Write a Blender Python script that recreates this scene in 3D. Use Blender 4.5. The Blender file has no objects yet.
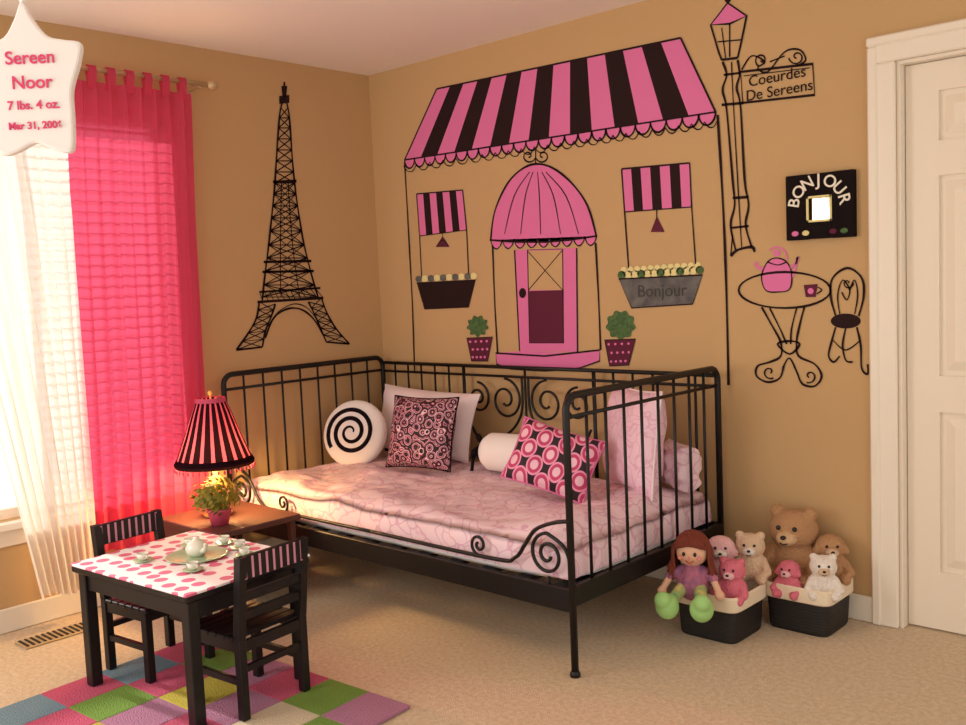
import bpy, math, random
from mathutils import Vector, Matrix, noise
random.seed(4)
# camera (solved from the room's edges)
CX,CY,CH,CA,CP,CR,CF=4.02,-3.5118,1.3319,.749,.0843,.0434,957.45;HC=2.47
fw=Vector((-math.sin(CA)*math.cos(CP),math.cos(CA)*math.cos(CP),-math.sin(CP)))
r0=Vector((math.cos(CA),math.sin(CA),0));u0=r0.cross(fw)
RT=r0*math.cos(CR)-u0*math.sin(CR);UP=u0*math.cos(CR)+r0*math.sin(CR)
CAM=Vector((CX,CY,CH))
# rectifies a traced wall-painting outline to metres on the wall plane
def onplane(u,v,ax,val):
    d=fw+RT*((u-483)/CF)+UP*(-(v-362.5)/CF);t=(val-CAM[ax])/d[ax];return CAM+d*t

def lin(c): 
    return tuple(((q/255)/12.92 if q/255<=.04045 else ((q/255+.055)/1.055)**2.4) for q in c)+(1,)
def mat(name,c,rough=.6,metal=0,spec=.5,bump=0,bscale=50,vscale=8,c2=None,emit=0):
    m=bpy.data.materials.new(name);m.use_nodes=True;nt=m.node_tree;b=nt.nodes['Principled BSDF']
    b.inputs['Base Color'].default_value=lin(c);b.inputs['Roughness'].default_value=rough;b.inputs['Metallic'].default_value=metal
    b.inputs['Specular IOR Level'].default_value=spec
    if emit: b.inputs['Emission Color'].default_value=lin(c);b.inputs['Emission Strength'].default_value=emit
    tc=nt.nodes.new('ShaderNodeTexCoord')
    if c2:
        n=nt.nodes.new('ShaderNodeTexNoise');n.inputs['Scale'].default_value=vscale;n.inputs['Detail'].default_value=5
        r=nt.nodes.new('ShaderNodeValToRGB');r.color_ramp.elements[0].position=.35;r.color_ramp.elements[1].position=.65
        r.color_ramp.elements[0].color=lin(c);r.color_ramp.elements[1].color=lin(c2)
        nt.links.new(tc.outputs['Object'],n.inputs['Vector']);nt.links.new(n.outputs['Fac'],r.inputs['Fac']);nt.links.new(r.outputs['Color'],b.inputs['Base Color'])
    if bump:
        n=nt.nodes.new('ShaderNodeTexNoise');n.inputs['Scale'].default_value=bscale;n.inputs['Detail'].default_value=4
        bp=nt.nodes.new('ShaderNodeBump');bp.inputs['Strength'].default_value=bump;bp.inputs['Distance'].default_value=.01
        nt.links.new(tc.outputs['Object'],n.inputs['Vector']);nt.links.new(n.outputs['Fac'],bp.inputs['Height']);nt.links.new(bp.outputs['Normal'],b.inputs['Normal'])
    return m
def patmat(name,kind,cols,scale,rough=.7):
    m=mat(name,cols[0][1],rough);nt=m.node_tree;b=nt.nodes['Principled BSDF'];tc=nt.nodes['Texture Coordinate']
    r=nt.nodes.new('ShaderNodeValToRGB');r.color_ramp.interpolation='CONSTANT'
    e=r.color_ramp.elements
    e[0].position=cols[0][0];e[0].color=lin(cols[0][1]);e[1].position=cols[1][0];e[1].color=lin(cols[1][1])
    for p,c in cols[2:]:
        q=e.new(p);q.color=lin(c)
    t=nt.nodes.new('ShaderNodeTexVoronoi');t.inputs['Scale'].default_value=scale
    if kind in('dots','grid'):
        t.voronoi_dimensions='2D'
        t.inputs['Randomness'].default_value={'dots':.45,'grid':0}[kind]
        if kind=='grid':
            mp=nt.nodes.new('ShaderNodeMapping');mp.inputs['Rotation'].default_value=(math.pi/2,0,0);mp.inputs['Scale'].default_value=(1,1,.8)
            nt.links.new(tc.outputs['Object'],mp.inputs['Vector'])
            m2=nt.nodes.new('ShaderNodeMapping');m2.inputs['Rotation'].default_value=(0,0,math.pi/4);nt.links.new(mp.outputs[0],m2.inputs['Vector']);nt.links.new(m2.outputs[0],t.inputs['Vector'])
        else: nt.links.new(tc.outputs['Object'],t.inputs['Vector'])
        nt.links.new(t.outputs['Distance'],r.inputs['Fac'])
    else:
        s=nt.nodes.new('ShaderNodeMath');s.operation='MULTIPLY';s.inputs[1].default_value=2.6
        n=nt.nodes.new('ShaderNodeTexNoise');n.inputs['Scale'].default_value=scale*1.2
        a=nt.nodes.new('ShaderNodeMath');a.operation='ADD'
        f=nt.nodes.new('ShaderNodeMath');f.operation='FRACT'
        nt.links.new(tc.outputs['Object'],t.inputs['Vector']);nt.links.new(tc.outputs['Object'],n.inputs['Vector'])
        nt.links.new(t.outputs['Distance'],s.inputs[0]);nt.links.new(s.outputs[0],a.inputs[0]);nt.links.new(n.outputs['Fac'],a.inputs[1])
        nt.links.new(a.outputs[0],f.inputs[0]);nt.links.new(f.outputs[0],r.inputs['Fac'])
    nt.links.new(r.outputs['Color'],b.inputs['Base Color'])
    return m
def curtain_mat(name,c,transp,transl):
    m=bpy.data.materials.new(name);m.use_nodes=True;nt=m.node_tree;nt.nodes.remove(nt.nodes['Principled BSDF']);o=nt.nodes['Material Output']
    d=nt.nodes.new('ShaderNodeBsdfDiffuse');t=nt.nodes.new('ShaderNodeBsdfTranslucent');tr=nt.nodes.new('ShaderNodeBsdfTransparent')
    d.inputs[0].default_value=lin(c);t.inputs[0].default_value=lin(c);tr.inputs[0].default_value=lin(c)
    m1=nt.nodes.new('ShaderNodeMixShader');m2=nt.nodes.new('ShaderNodeMixShader');m1.inputs[0].default_value=transl;m2.inputs[0].default_value=transp
    nt.links.new(d.outputs[0],m1.inputs[1]);nt.links.new(t.outputs[0],m1.inputs[2]);nt.links.new(m1.outputs[0],m2.inputs[1]);nt.links.new(tr.outputs[0],m2.inputs[2]);nt.links.new(m2.outputs[0],o.inputs['Surface'])
    return m

class B:
    def __init__(s): s.v=[];s.f=[];s.m=[];s.s=[];s.mats=[];s.M=Matrix.Identity(4)
    def mi(s,m):
        if m not in s.mats:s.mats.append(m)
        return s.mats.index(m)
    def add(s,vs,fs,m,sm=False):
        o=len(s.v);s.v+=[s.M@Vector(q) for q in vs];i=s.mi(m)
        for f in fs: s.f.append([o+k for k in f]);s.m.append(i);s.s.append(sm)
    def box(s,a,b,m,bev=0,rot=None):
        a=Vector(a);b=Vector(b);c=(a+b)/2;h=(b-a)/2
        if bev<=0:
            vs=[Vector((x*h.x,y*h.y,z*h.z)) for x in(-1,1) for y in(-1,1) for z in(-1,1)]
            fs=[(0,1,3,2),(4,6,7,5),(0,4,5,1),(2,3,7,6),(0,2,6,4),(1,5,7,3)]
        else:
            k=bev;vs=[];fs=[];idx={}
            for X in(-1,1):
                for Y in(-1,1):
                    for Z in(-1,1):
                        for ax in range(3):
                            p=[X*(h.x-k),Y*(h.y-k),Z*(h.z-k)];p[ax]=[X,Y,Z][ax]*h[ax];idx[(X,Y,Z,ax)]=len(vs);vs.append(Vector(p))
            for ax in range(3):
                o=[i for i in range(3) if i!=ax]
                for S in(-1,1):
                    q=[]
                    for (p1,p2) in((-1,-1),(1,-1),(1,1),(-1,1)):
                        t=[0,0,0];t[ax]=S;t[o[0]]=p1;t[o[1]]=p2;q.append(idx[(t[0],t[1],t[2],ax)])
                    fs.append(q)
                for p1 in(-1,1):
                    for p2 in(-1,1):
                        a1=[0,0,0];a1[o[0]]=p1;a1[o[1]]=p2;lo=a1[:];lo[ax]=-1;hi=a1[:];hi[ax]=1
                        fs.append([idx[(lo[0],lo[1],lo[2],o[0])],idx[(hi[0],hi[1],hi[2],o[0])],idx[(hi[0],hi[1],hi[2],o[1])],idx[(lo[0],lo[1],lo[2],o[1])]])
            for X in(-1,1):
                for Y in(-1,1):
                    for Z in(-1,1): fs.append([idx[(X,Y,Z,i)] for i in range(3)])
        R=rot or Matrix.Identity(3)
        s.add([c+R@q for q in vs],fs,m)
    def tube(s,pts,r,m,n=8,closed=False,cap=True):
        pts=[Vector(p) for p in pts];N=len(pts);rs=r if isinstance(r,(list,tuple)) else [r]*N
        vs=[];fs=[];prev=None
        for i,p in enumerate(pts):
            a=pts[(i-1)%N] if (closed or i>0) else p;b=pts[(i+1)%N] if (closed or i<N-1) else p
            t=(b-a).normalized()
            if prev is None:
                q=Vector((0,0,1)) if abs(t.z)<.9 else Vector((1,0,0));nrm=t.cross(q).normalized()
            else: nrm=(prev-t*prev.dot(t)).normalized()
            prev=nrm;bn=t.cross(nrm)
            for k in range(n):
                g=2*math.pi*k/n;vs.append(p+(nrm*math.cos(g)+bn*math.sin(g))*rs[i])
        for i in range(N if closed else N-1):
            j=(i+1)%N
            for k in range(n): fs.append((i*n+k,i*n+(k+1)%n,j*n+(k+1)%n,j*n+k))
        if cap and not closed: fs.append(list(range(n))[::-1]);fs.append([(N-1)*n+k for k in range(n)])
        s.add(vs,fs,m,True)
    def lathe(s,prof,m,c=(0,0,0),n=32,sm=True,mats=None,axis=None):
        c=Vector(c);vs=[];R=axis or Matrix.Identity(3)
        for r,z in prof:
            for k in range(n):
                g=2*math.pi*k/n;vs.append(c+R@Vector((r*math.cos(g),r*math.sin(g),z)))
        if mats:
            for k in range(n):
                fs=[(i*n+k,i*n+(k+1)%n,(i+1)*n+(k+1)%n,(i+1)*n+k) for i in range(len(prof)-1)]
                used=sorted({q for f in fs for q in f});mp={q:i for i,q in enumerate(used)}
                s.add([vs[q] for q in used],[[mp[q] for q in f] for f in fs],mats[k%len(mats)],sm)
        else:
            s.add(vs,[(i*n+k,i*n+(k+1)%n,(i+1)*n+(k+1)%n,(i+1)*n+k) for i in range(len(prof)-1) for k in range(n)],m,sm)
    def ell(s,c,r,m,rot=None,n=20,k=12):
        if not isinstance(r,(tuple,list)): r=(r,r,r)
        R=rot or Matrix.Identity(3);c=Vector(c);vs=[c+R@Vector((0,0,r[2]))];fs=[]
        for i in range(1,k):
            t=math.pi*i/k
            for j in range(n):
                g=2*math.pi*j/n;vs.append(c+R@Vector((r[0]*math.sin(t)*math.cos(g),r[1]*math.sin(t)*math.sin(g),r[2]*math.cos(t))))
        vs.append(c+R@Vector((0,0,-r[2])));L=len(vs)-1
        for j in range(n):
            fs.append((0,1+j,1+(j+1)%n));fs.append((L,1+(k-2)*n+(j+1)%n,1+(k-2)*n+j))
            for i in range(k-2): fs.append((1+i*n+j,1+(i+1)*n+j,1+(i+1)*n+(j+1)%n,1+i*n+(j+1)%n))
        s.add(vs,fs,m,True)
    def rings(s,rl,m,n=40,cr=.3,cap=False,center=(0,0)):
        vs=[];fs=[]
        for hx,hy,z in rl:
            for k in range(n):
                g=2*math.pi*k/n;cc=math.cos(g);ss=math.sin(g);e=cr
                vs.append((center[0]+hx*math.copysign(abs(cc)**e,cc),center[1]+hy*math.copysign(abs(ss)**e,ss),z))
        for i in range(len(rl)-1):
            for k in range(n): fs.append((i*n+k,i*n+(k+1)%n,(i+1)*n+(k+1)%n,(i+1)*n+k))
        if cap: fs.append(list(range(n))[::-1]);fs.append([(len(rl)-1)*n+k for k in range(n)])
        s.add(vs,fs,m,False)
    def fin(s,name,loc=(0,0,0),parent=None,world=True):
        me=bpy.data.meshes.new(name);M=Matrix.Translation(Vector(loc));vs=s.v
        if world and tuple(loc)!=(0,0,0):
            Mi=M.inverted();vs=[Mi@q for q in vs]
        me.from_pydata([tuple(q) for q in vs],[],s.f)
        for m in s.mats: me.materials.append(m)
        me.polygons.foreach_set('material_index',s.m);me.polygons.foreach_set('use_smooth',s.s);me.update()
        o=bpy.data.objects.new(name,me);bpy.context.scene.collection.objects.link(o);o.matrix_world=M
        if parent: o.parent=parent;o.matrix_parent_inverse=parent.matrix_world.inverted()
        return o
def rotz(a): return Matrix.Rotation(a,3,'Z')
def rx(a): return Matrix.Rotation(a,3,'X')
def ry(a): return Matrix.Rotation(a,3,'Y')
def cat(pts,k=6,closed=False):
    P_=[Vector(p) for p in pts];N=len(P_);o=[]
    for i in range(N if closed else N-1):
        if closed: a,b,c,d=P_[(i-1)%N],P_[i],P_[(i+1)%N],P_[(i+2)%N]
        else: a,b,c,d=P_[max(i-1,0)],P_[i],P_[i+1],P_[min(i+2,N-1)]
        for j in range(k):
            t=j/k;o.append(.5*((2*b)+(c-a)*t+(2*a-5*b+4*c-d)*t*t+(3*b-a-3*c+d)*t**3))
    if not closed:o.append(P_[-1])
    return o
def spiral(c,r,turns,a0=0,n=40,dirn=1,rin=.15):
    return [(c[0]+r*(1-(1-rin)*i/n)*math.cos(a0+dirn*turns*2*math.pi*i/n),c[1]+r*(1-(1-rin)*i/n)*math.sin(a0+dirn*turns*2*math.pi*i/n)) for i in range(n+1)]
def text(name,st,size,m,M,parent,ext=.001,align='CENTER',bold=0):
    c=bpy.data.curves.new(name,'FONT');c.body=st;c.size=size;c.extrude=ext;c.align_x=align;c.align_y='CENTER';c.offset=bold
    o=bpy.data.objects.new(name,c);bpy.context.scene.collection.objects.link(o);c.materials.append(m);o.matrix_world=M
    o.parent=parent;o.matrix_parent_inverse=parent.matrix_world.inverted();return o
def plush(name,parts,m,parent,vox=.006):
    b=B()
    for p in parts:
        if p[0]=='e': b.ell(p[1],p[2],m,p[3] if len(p)>3 else None)
        else:
            a=Vector(p[1]);c=Vector(p[2]);n=8
            for i in range(n+1):
                t=i/n;b.ell(a.lerp(c,t),p[3]+(p[4]-p[3])*t,m,n=12,k=8)
    o=b.fin(name,parent=parent)
    r=o.modifiers.new('r','REMESH');r.mode='VOXEL';r.voxel_size=vox;r.use_smooth_shade=True
    q=o.modifiers.new('s','SMOOTH');q.iterations=4;q.factor=.5
    return o
def empty(name,loc=(0,0,0)):
    o=bpy.data.objects.new(name,None);o.location=loc;bpy.context.scene.collection.objects.link(o);bpy.context.view_layer.update();return o

# ---------- materials
WALL=mat('tan_wall_paint',(198,162,116),.85,bump=.06,bscale=120,spec=.12)
CEIL=mat('ceiling_paint',(244,234,224),.9,spec=.1)
TRIM=mat('white_trim',(236,224,206),.45)
DOORM=mat('door_white',(234,220,200),.5)
CARP=mat('carpet',(226,204,176),.98,spec=.05,bump=.7,bscale=260,c2=(210,185,154),vscale=60)
PINK=mat('mural_pink',(222,118,168),.8,spec=.15)
BLK=mat('mural_black',(44,28,28),.8,spec=.1)
PLUM=mat('mural_plum',(96,38,58),.8,spec=.15)
GREYP=mat('mural_grey',(112,108,104),.7,spec=.2,c2=(84,82,82),vscale=20)
GRD=mat('mural_darkgrey',(76,72,72),.8,spec=.1)
GREEN=mat('mural_green',(84,112,62),.8,c2=(52,84,40),vscale=60)
CREAM=mat('mural_cream',(228,214,150),.8,spec=.2)
METAL=mat('black_metal',(20,16,16),.42,spec=.35)
BLKW=mat('black_lacquer',(20,15,18),.4,spec=.4)
BLKF=mat('black_fabric',(26,16,20),.9,spec=.1)
WHITE=mat('white_cotton',(246,238,234),.8,bump=.15,bscale=30)
# ---------- shell
XR,YF=5.0,-5.0
DX0,DH=2.785,2.035
DX1=DX0+.78
b=B();b.box((0,0,-.02),(DX0,.12,HC),WALL);b.box((DX1,0,-.02),(XR,.12,HC),WALL);b.box((DX0,0,DH),(DX1,.12,HC),WALL);b.fin('wall_back')
WY0,WY1,WZ0,WZ1=-3.0,-1.24,.45,2.12
b=B();b.box((-.12,YF,-.02),(0,WY0,HC),WALL);b.box((-.12,WY1,-.02),(0,.12,HC),WALL);b.box((-.12,WY0,-.02),(0,WY1,WZ0),WALL);b.box((-.12,WY0,WZ1),(0,WY1,HC),WALL);b.fin('wall_left')
b=B();b.box((-.12,YF,-.1),(XR,.9,0),CARP);b.fin('floor')
b=B();b.box((-.12,YF,HC),(XR,.12,HC+.1),CEIL);b.fin('ceiling')
def baseboard(nm,a,c):
    b=B();b.box(a,c,TRIM,.004);b.fin(nm)
baseboard('baseboard_back',(0.015,-.015,0.001),(DX0-.09,-.0005,.1))
baseboard('baseboard_left',(.0005,YF,0.001),(.015,-.0005,.1))
b=B()
b.box((DX0-.09,-.02,0.001),(DX0,-.0005,DH),TRIM,.005);b.box((DX0-.094,-.028,0.001),(DX0-.06,-.0005,DH+.06),TRIM,.006)
b.box((DX1,-.02,0.001),(DX1+.09,-.0005,DH),TRIM,.005)
b.box((DX0-.091,-.021,DH),(DX1+.091,-.0005,DH+.08),TRIM,.005);b.box((DX0-.096,-.029,DH+.06),(DX1+.096,-.0005,DH+.093),TRIM,.006)
b.box((DX0,0,.001),(DX0+.012,.119,DH),TRIM);b.box((DX1-.012,0,.001),(DX1,.119,DH),TRIM);b.box((DX0+.012,0,DH-.012),(DX1-.012,.119,DH-.0005),TRIM)
b.fin('trim_1')
b=B();x0,x1=DX0+.015,DX1-.015;y0,y1=.045,.08;st=.11
zs=[(.22,.80),(.93,1.63),(1.75,1.92)]
xs=[(x0+st,(x0+x1)/2-.05),((x0+x1)/2+.05,x1-st)]
b.box((x0,y0,.008),(x0+st,y1,DH-.015),DOORM);b.box((x1-st,y0,.008),(x1,y1,DH-.015),DOORM);b.box(((x0+x1)/2-.05,y0,.008),((x0+x1)/2+.05,y1,DH-.015),DOORM)
for a,c in[(.008,.22),(.80,.93),(1.63,1.75),(1.92,DH-.015)]:
    b.box((x0+st,y0,a),((x0+x1)/2-.05,y1,c),DOORM);b.box(((x0+x1)/2+.05,y0,a),(x1-st,y1,c),DOORM)
for a,c in zs:
    for p,q in xs:
        b.box((p,y0+.014,a),(q,y1-.004,c),DOORM)
        vs=[(p+.02,y0+.0135,a+.02),(q-.02,y0+.0135,a+.02),(q-.02,y0+.0135,c-.02),(p+.02,y0+.0135,c-.02),(p+.05,y0+.003,a+.05),(q-.05,y0+.003,a+.05),(q-.05,y0+.003,c-.05),(p+.05,y0+.003,c-.05)]
        b.add(vs,[(4,5,6,7),(0,1,5,4),(1,2,6,5),(2,3,7,6),(3,0,4,7)],DOORM)
b.lathe([(.0,-.055),(.02,-.053),(.028,-.04),(.02,-.022),(.01,-.015),(.01,0),(.03,0)],mat('brass',(190,150,80),.25,1),(x1-.06,y0,.95),20,axis=rx(math.pi/2)@Matrix.Diagonal((1,1,-1)))
b.fin('door_1')
# window
b=B()
for a,c in[((-.0,WY0-.07,WZ0-.0),(.018,WY0,WZ1+.07)),((0,WY1,WZ0),(.018,WY1+.07,WZ1+.07)),((0,WY0,WZ1),(.018,WY1,WZ1+.07)),((0,WY0-.09,WZ0-.03),(.05,WY1+.09,WZ0)),((0,WY0-.07,WZ0-.1),(.015,WY1+.07,WZ0-.03))]:
    b.box((a[0]+.0005,a[1],a[2]),c,TRIM,.003)
ym=-1.95
for yy in(WY0+.02,ym,WY1-.02): b.box((-.09,yy-.02,WZ0),(-.05,yy+.02,WZ1),TRIM)
for zz in(WZ0+.02,WZ1-.02): b.box((-.088,WY0,zz-.02),(-.052,WY1,zz+.02),TRIM)
b.fin('window_1')
b=B();SL=mat('blind_slat',(244,240,234),.6)
z=WZ0+.03
while z<WZ1-.04:
    b.box((-.045,ym+.02,z-.0015),(-.01,WY1-.02,z+.0015),SL,rot=ry(math.radians(28)));z+=.045
b.box((-.048,ym+.015,WZ1-.04),(-.008,WY1-.015,WZ1-.002),SL)
b.fin('window_blinds')
# curtains
ROD=mat('rod_metal',(196,170,130),.4,.3)
b=B();RZ=2.28
b.tube([(.1,-3.15,RZ),(.1,-1.06,RZ)],.011,ROD);b.ell((.1,-1.035,RZ),(.022,.03,.022),ROD)
for yy in(-1.1,-3.1): b.box((.001,yy-.01,RZ-.02),(.1,yy+.01,RZ-.008),ROD);b.box((.001,yy-.015,RZ-.05),(.008,yy+.015,RZ+.02),ROD)
b.fin('curtain_rod')
def curtain(nm,m,yt0,yt1,yb0,yb1,z1,z0,folds,x,amp,tabs,ex=1.3):
    b=B();nx,nz=folds*12,30;vs=[];fs=[]
    for j in range(nz+1):
        t=j/nz;z=z1+(z0-z1)*t;e=t**ex
        for i in range(nx+1):
            s_=i/nx;y=(yt0+(yb0-yt0)*e)+((yt1+(yb1-yt1)*e)-(yt0+(yb0-yt0)*e))*s_
            ph=s_*folds*2*math.pi+.6*math.sin(5*s_+2*t)
            xx=.1+(x-.1)*min(1,t*4)
            vs.append((xx+amp*(.45+.55*t)*math.sin(ph)+.004*math.sin(ph*2.3+t*4),y+.008*math.cos(ph),z+(.012*math.sin(s_*9) if j==nz else 0)))
    for j in range(nz):
        for i in range(nx): q=j*(nx+1)+i;fs.append((q,q+1,q+nx+2,q+nx+1))
    b.add(vs,fs,m,True)
    for k in range(tabs):
        y=yt0+(yt1-yt0)*(k+.5)/tabs;w=.018
        pr=[(.1+.002,z1-.03),(.1+.018,RZ-.01),(.1+.012,RZ+.014),(.1,RZ+.017),(.1-.014,RZ+.01),(.1-.016,RZ-.01),(.1-.002,z1-.03)]
        b.add([(p[0],y+q*w,p[1]) for p in pr for q in(-1,1)],[(2*i,2*i+1,2*i+3,2*i+2) for i in range(len(pr)-1)],m,True)
    return b.fin(nm)
CP_=curtain_mat('pink_voile',(236,98,132),.22,.5);CW_=curtain_mat('white_voile',(255,250,242),.16,.5)
curtain('pink_curtain',CP_,-1.73,-1.15,-1.78,-1.20,RZ-.05,.24,9,.085,.017,7)
curtain('white_curtain',CW_,-2.45,-1.75,-2.0,-1.77,RZ-.05,.14,9,.15,.02,6,.75)
b=B();b.box((.16,-2.12,.001),(.27,-1.84,.008),ROD,.002)
for i in range(12): b.box((.17,-2.11+i*.022,.008),(.26,-2.102+i*.022,.011),METAL)
b.fin('floor_vent')

# ---------- mural
class Mu:
    def __init__(s,side): s.b=B();s.side=side
    def w(s,p):
        if s.side=='b': q=onplane(p[0],p[1],1,0);return Vector((q.x,q.z))
        q=onplane(p[0],p[1],0,0);return Vector((q.y,q.z))
    def at(s,q,l):
        d=.0012+.0008*l
        return (q[0],-d,q[1]) if s.side=='b' else (d,q[0],q[1])
    def poly(s,pts,m,l=0,sm=0,closed=True):
        q=[s.w(p) for p in pts]
        if sm: q=cat([Vector((a.x,a.y,0)) for a in q],sm,True)
        s.b.add([s.at(a,l) for a in q],[list(range(len(q)))],m)
    def line(s,pts,wd=.011,m=None,l=3,sm=5,closed=False):
        q=[s.w(p) for p in pts];q=[Vector((a.x,a.y,0)) for a in q]
        if sm and len(q)>2: q=cat(q,sm,closed)
        s.rib([Vector((a.x,a.y)) for a in q],wd*.82,m or BLK,l,closed)
    def rib(s,q,wd,m,l,closed=False):
        N=len(q);vs=[]
        for i in range(N):
            a=q[(i-1)%N] if(closed or i>0) else q[i];c=q[(i+1)%N] if(closed or i<N-1) else q[i]
            t=(c-a)
            if t.length<1e-9:t=Vector((1,0))
            t.normalize();k=1+.18*math.sin(i*.7+q[0][0]*9);n=Vector((-t.y,t.x))*wd*k/2
            vs+=[s.at(q[i]+n,l),s.at(q[i]-n,l)]
        fs=[(2*i,2*i+1,(2*i+3)%(2*N),(2*i+2)%(2*N)) for i in range(N if closed else N-1)]
        s.b.add(vs,fs,m)
    def circ(s,c,r,m,l=2,ry=None,n=24):
        ry=ry or r
        s.poly([(c[0]+r*math.cos(2*math.pi*i/n),c[1]+ry*math.sin(2*math.pi*i/n)) for i in range(n)],m,l)
    def sp(s,c,r,turns,a0,dirn=1,wd=.009,m=None): s.line(spiral(c,r,turns,a0,24,dirn),wd,m,3,0)
def L2(a,c,t): return (a[0]+(c[0]-a[0])*t,a[1]+(c[1]-a[1])*t)
def awning(M,tl,tr,br,bl,n,scal,first=0,lw=.01):
    q=[M.w(p) for p in(tl,tr,br,bl)]
    for i in range(n):
        a=[q[0].lerp(q[1],i/n),q[0].lerp(q[1],(i+1)/n),q[3].lerp(q[2],(i+1)/n),q[3].lerp(q[2],i/n)]
        M.b.add([M.at(p,1) for p in a],[(0,1,2,3)],PINK if (i+first)%2==0 else BLK)
    M.line([tl,tr],lw,sm=0);M.line([tl,bl],lw,sm=0);M.line([tr,br],lw,sm=0);M.line([bl,br],lw*.7,sm=0)
    if scal:
        h=(q[2]-q[3]).length/scal;dv=(q[2]-q[3]).normalized();nn=Vector((dv.y,-dv.x))
        for i in range(scal):
            c=q[3].lerp(q[2],(i+.5)/scal)
            a=[c+dv*(h/2*math.cos(t))+nn*(h*.62*math.sin(t)) for t in [math.pi*k/10 for k in range(11)]]
            M.b.add([M.at(p,1) for p in a],[list(range(11))],PINK)
            M.rib(a,lw*.7,BLK,3)
M=Mu('b')
awning(M,(437,89),(681,38),(716,112),(405,160),15,24,0,.012)
for i in range(24):
    a=L2((404,166),(718,120),i/24);c=L2((404,166),(718,120),(i+1)/24);m_=L2(a,c,.5)
    M.line([a,(a[0]*.7+c[0]*.3,m_[1]+6),(a[0]*.3+c[0]*.7,m_[1]+6),c],.006,sm=3)
M.line([(405,162),(408,215),(411,270),(413,310),(415,372)]);M.line([(718,115),(722,180),(725,240),(727,300),(729,385)],.013)
awning(M,(417,194),(463,190),(467,230),(420,236),7,0,0,.008)
M.line([(420,236),(422,278)],.008);M.line([(467,230),(469,274)],.008)
M.line([(443,232),(443,238)],.006);M.poly([(443,236),(450,247),(436,247)],PLUM,2);M.line([(437,246),(443,240),(449,246)],.006)
M.poly([(417,283),(476,280),(469,307),(425,309)],BLK,1);M.line([(417,283),(476,280),(469,307),(425,309)],.008,sm=0,closed=True)
for i in range(10): M.circ(L2((419,279),(474,276),i/9),3.4,CREAM if i%2 else GREYP,2,n=10)
awning(M,(622,169),(690,163),(692,207),(625,212),7,0,0,.008)
M.line([(625,212),(629,268)],.008);M.line([(692,207),(696,264)],.008)
M.line([(657,210),(657,220)],.006);M.poly([(657,216),(665,232),(651,232)],PLUM,2)
M.poly([(619,279),(703,275),(693,304),(632,308)],GREYP,1);M.line([(619,279),(703,275),(693,304),(632,308)],.007,sm=0,closed=True)
for i in range(13): M.circ(L2((622,275),(700,270),i/12),4.2,CREAM if i%3 else GREEN,2,n=10)
for i in range(12): M.circ(L2((624,270),(698,265),i/11),3.2,CREAM,2,n=10)
M.poly([(491,241),(495,212),(507,185),(521,170),(536,164),(553,168),(572,183),(588,206),(597,237),(570,241),(545,243),(515,243)],PINK,1)
M.line([(491,241),(495,212),(507,185),(521,170),(536,164),(553,168),(572,183),(588,206),(597,237)],.012)
for t in(505,521,541,561,579): M.line([((t*.22+537*.78),172),(t*.7+537*.3,196),(t,234)],.006)
n=9
for i in range(n):
    a=L2((491,240),(597,236),i/n);c=L2((491,240),(597,236),(i+1)/n);mx=(a[0]+c[0])/2
    M.poly([a,(a[0]+2,a[1]+6),(mx,a[1]+9),(c[0]-2,c[1]+6),c],PINK,1);M.line([a,(a[0]+2,a[1]+6),(mx,a[1]+9),(c[0]-2,c[1]+6),c],.007)
M.line([(491,240),(545,242),(597,236)],.008)
M.sp((529,156),7,1.2,0.3,1);M.sp((543,156),7,1.2,2.8,-1);M.line([(536,150),(536,165)],.009)
M.line([(493,245),(495,300),(498,353)],.011);M.line([(596,243),(599,300),(601,350)],.011)
M.poly([(515,250),(577,248),(578,352),(520,351)],PINK,1);M.line([(515,250),(520,351)],.009);M.line([(577,248),(578,352)],.009)
M.poly([(528,251),(563,250),(563,290),(529,290)],WALL,2);M.line([(528,251),(563,290)],.006);M.line([(563,250),(529,290)],.006)
M.line([(528,250),(563,249),(564,343),(530,343)],.008,sm=0,closed=True)
M.poly([(529,291),(564,290),(564,343),(530,343)],PLUM,2);M.circ((523,293),3.5,BLK,3,5)
M.poly([(496,353),(520,351),(578,353),(600,350),(600,361),(580,368),(545,371),(512,369),(497,364)],PINK,1)
M.line([(496,353),(545,356),(600,350),(600,361),(580,368),(545,371),(512,369),(497,364)],.009,sm=0,closed=True)
for (cx,cy,r,a,c,d,e) in((478,326,10,(467,338),(493,337),(488,361),(472,361)),(621,325,14,(605,340),(636,339),(629,365),(610,366))):
    M.poly([(cx+(r+1.2*math.sin(9*t))*math.cos(t),cy+(r+1.2*math.sin(9*t))*math.sin(t)) for t in [k*math.pi/32 for k in range(64)]],GREEN,2)
    M.poly([a,c,d,e],PLUM,2);M.line([a,c,d,e],.006,sm=0,closed=True)
    for i in range(4):
        for j in range(3):
            p=L2(L2(a,c,(i+.5+.3*(j%2))/4.4),L2(e,d,(i+.5+.3*(j%2))/4.4),(j+.5)/3);M.circ(p,1.3,PINK,3,n=8)
sm_=M.b.fin('storefront_mural')
q=onplane(662,291,1,0);text('lettering','Bonjour',.075,GRD,Matrix.Translation((q.x,-.004,q.z))@Matrix.Rotation(math.pi/2,4,'X'),sm_,.0003)
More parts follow.
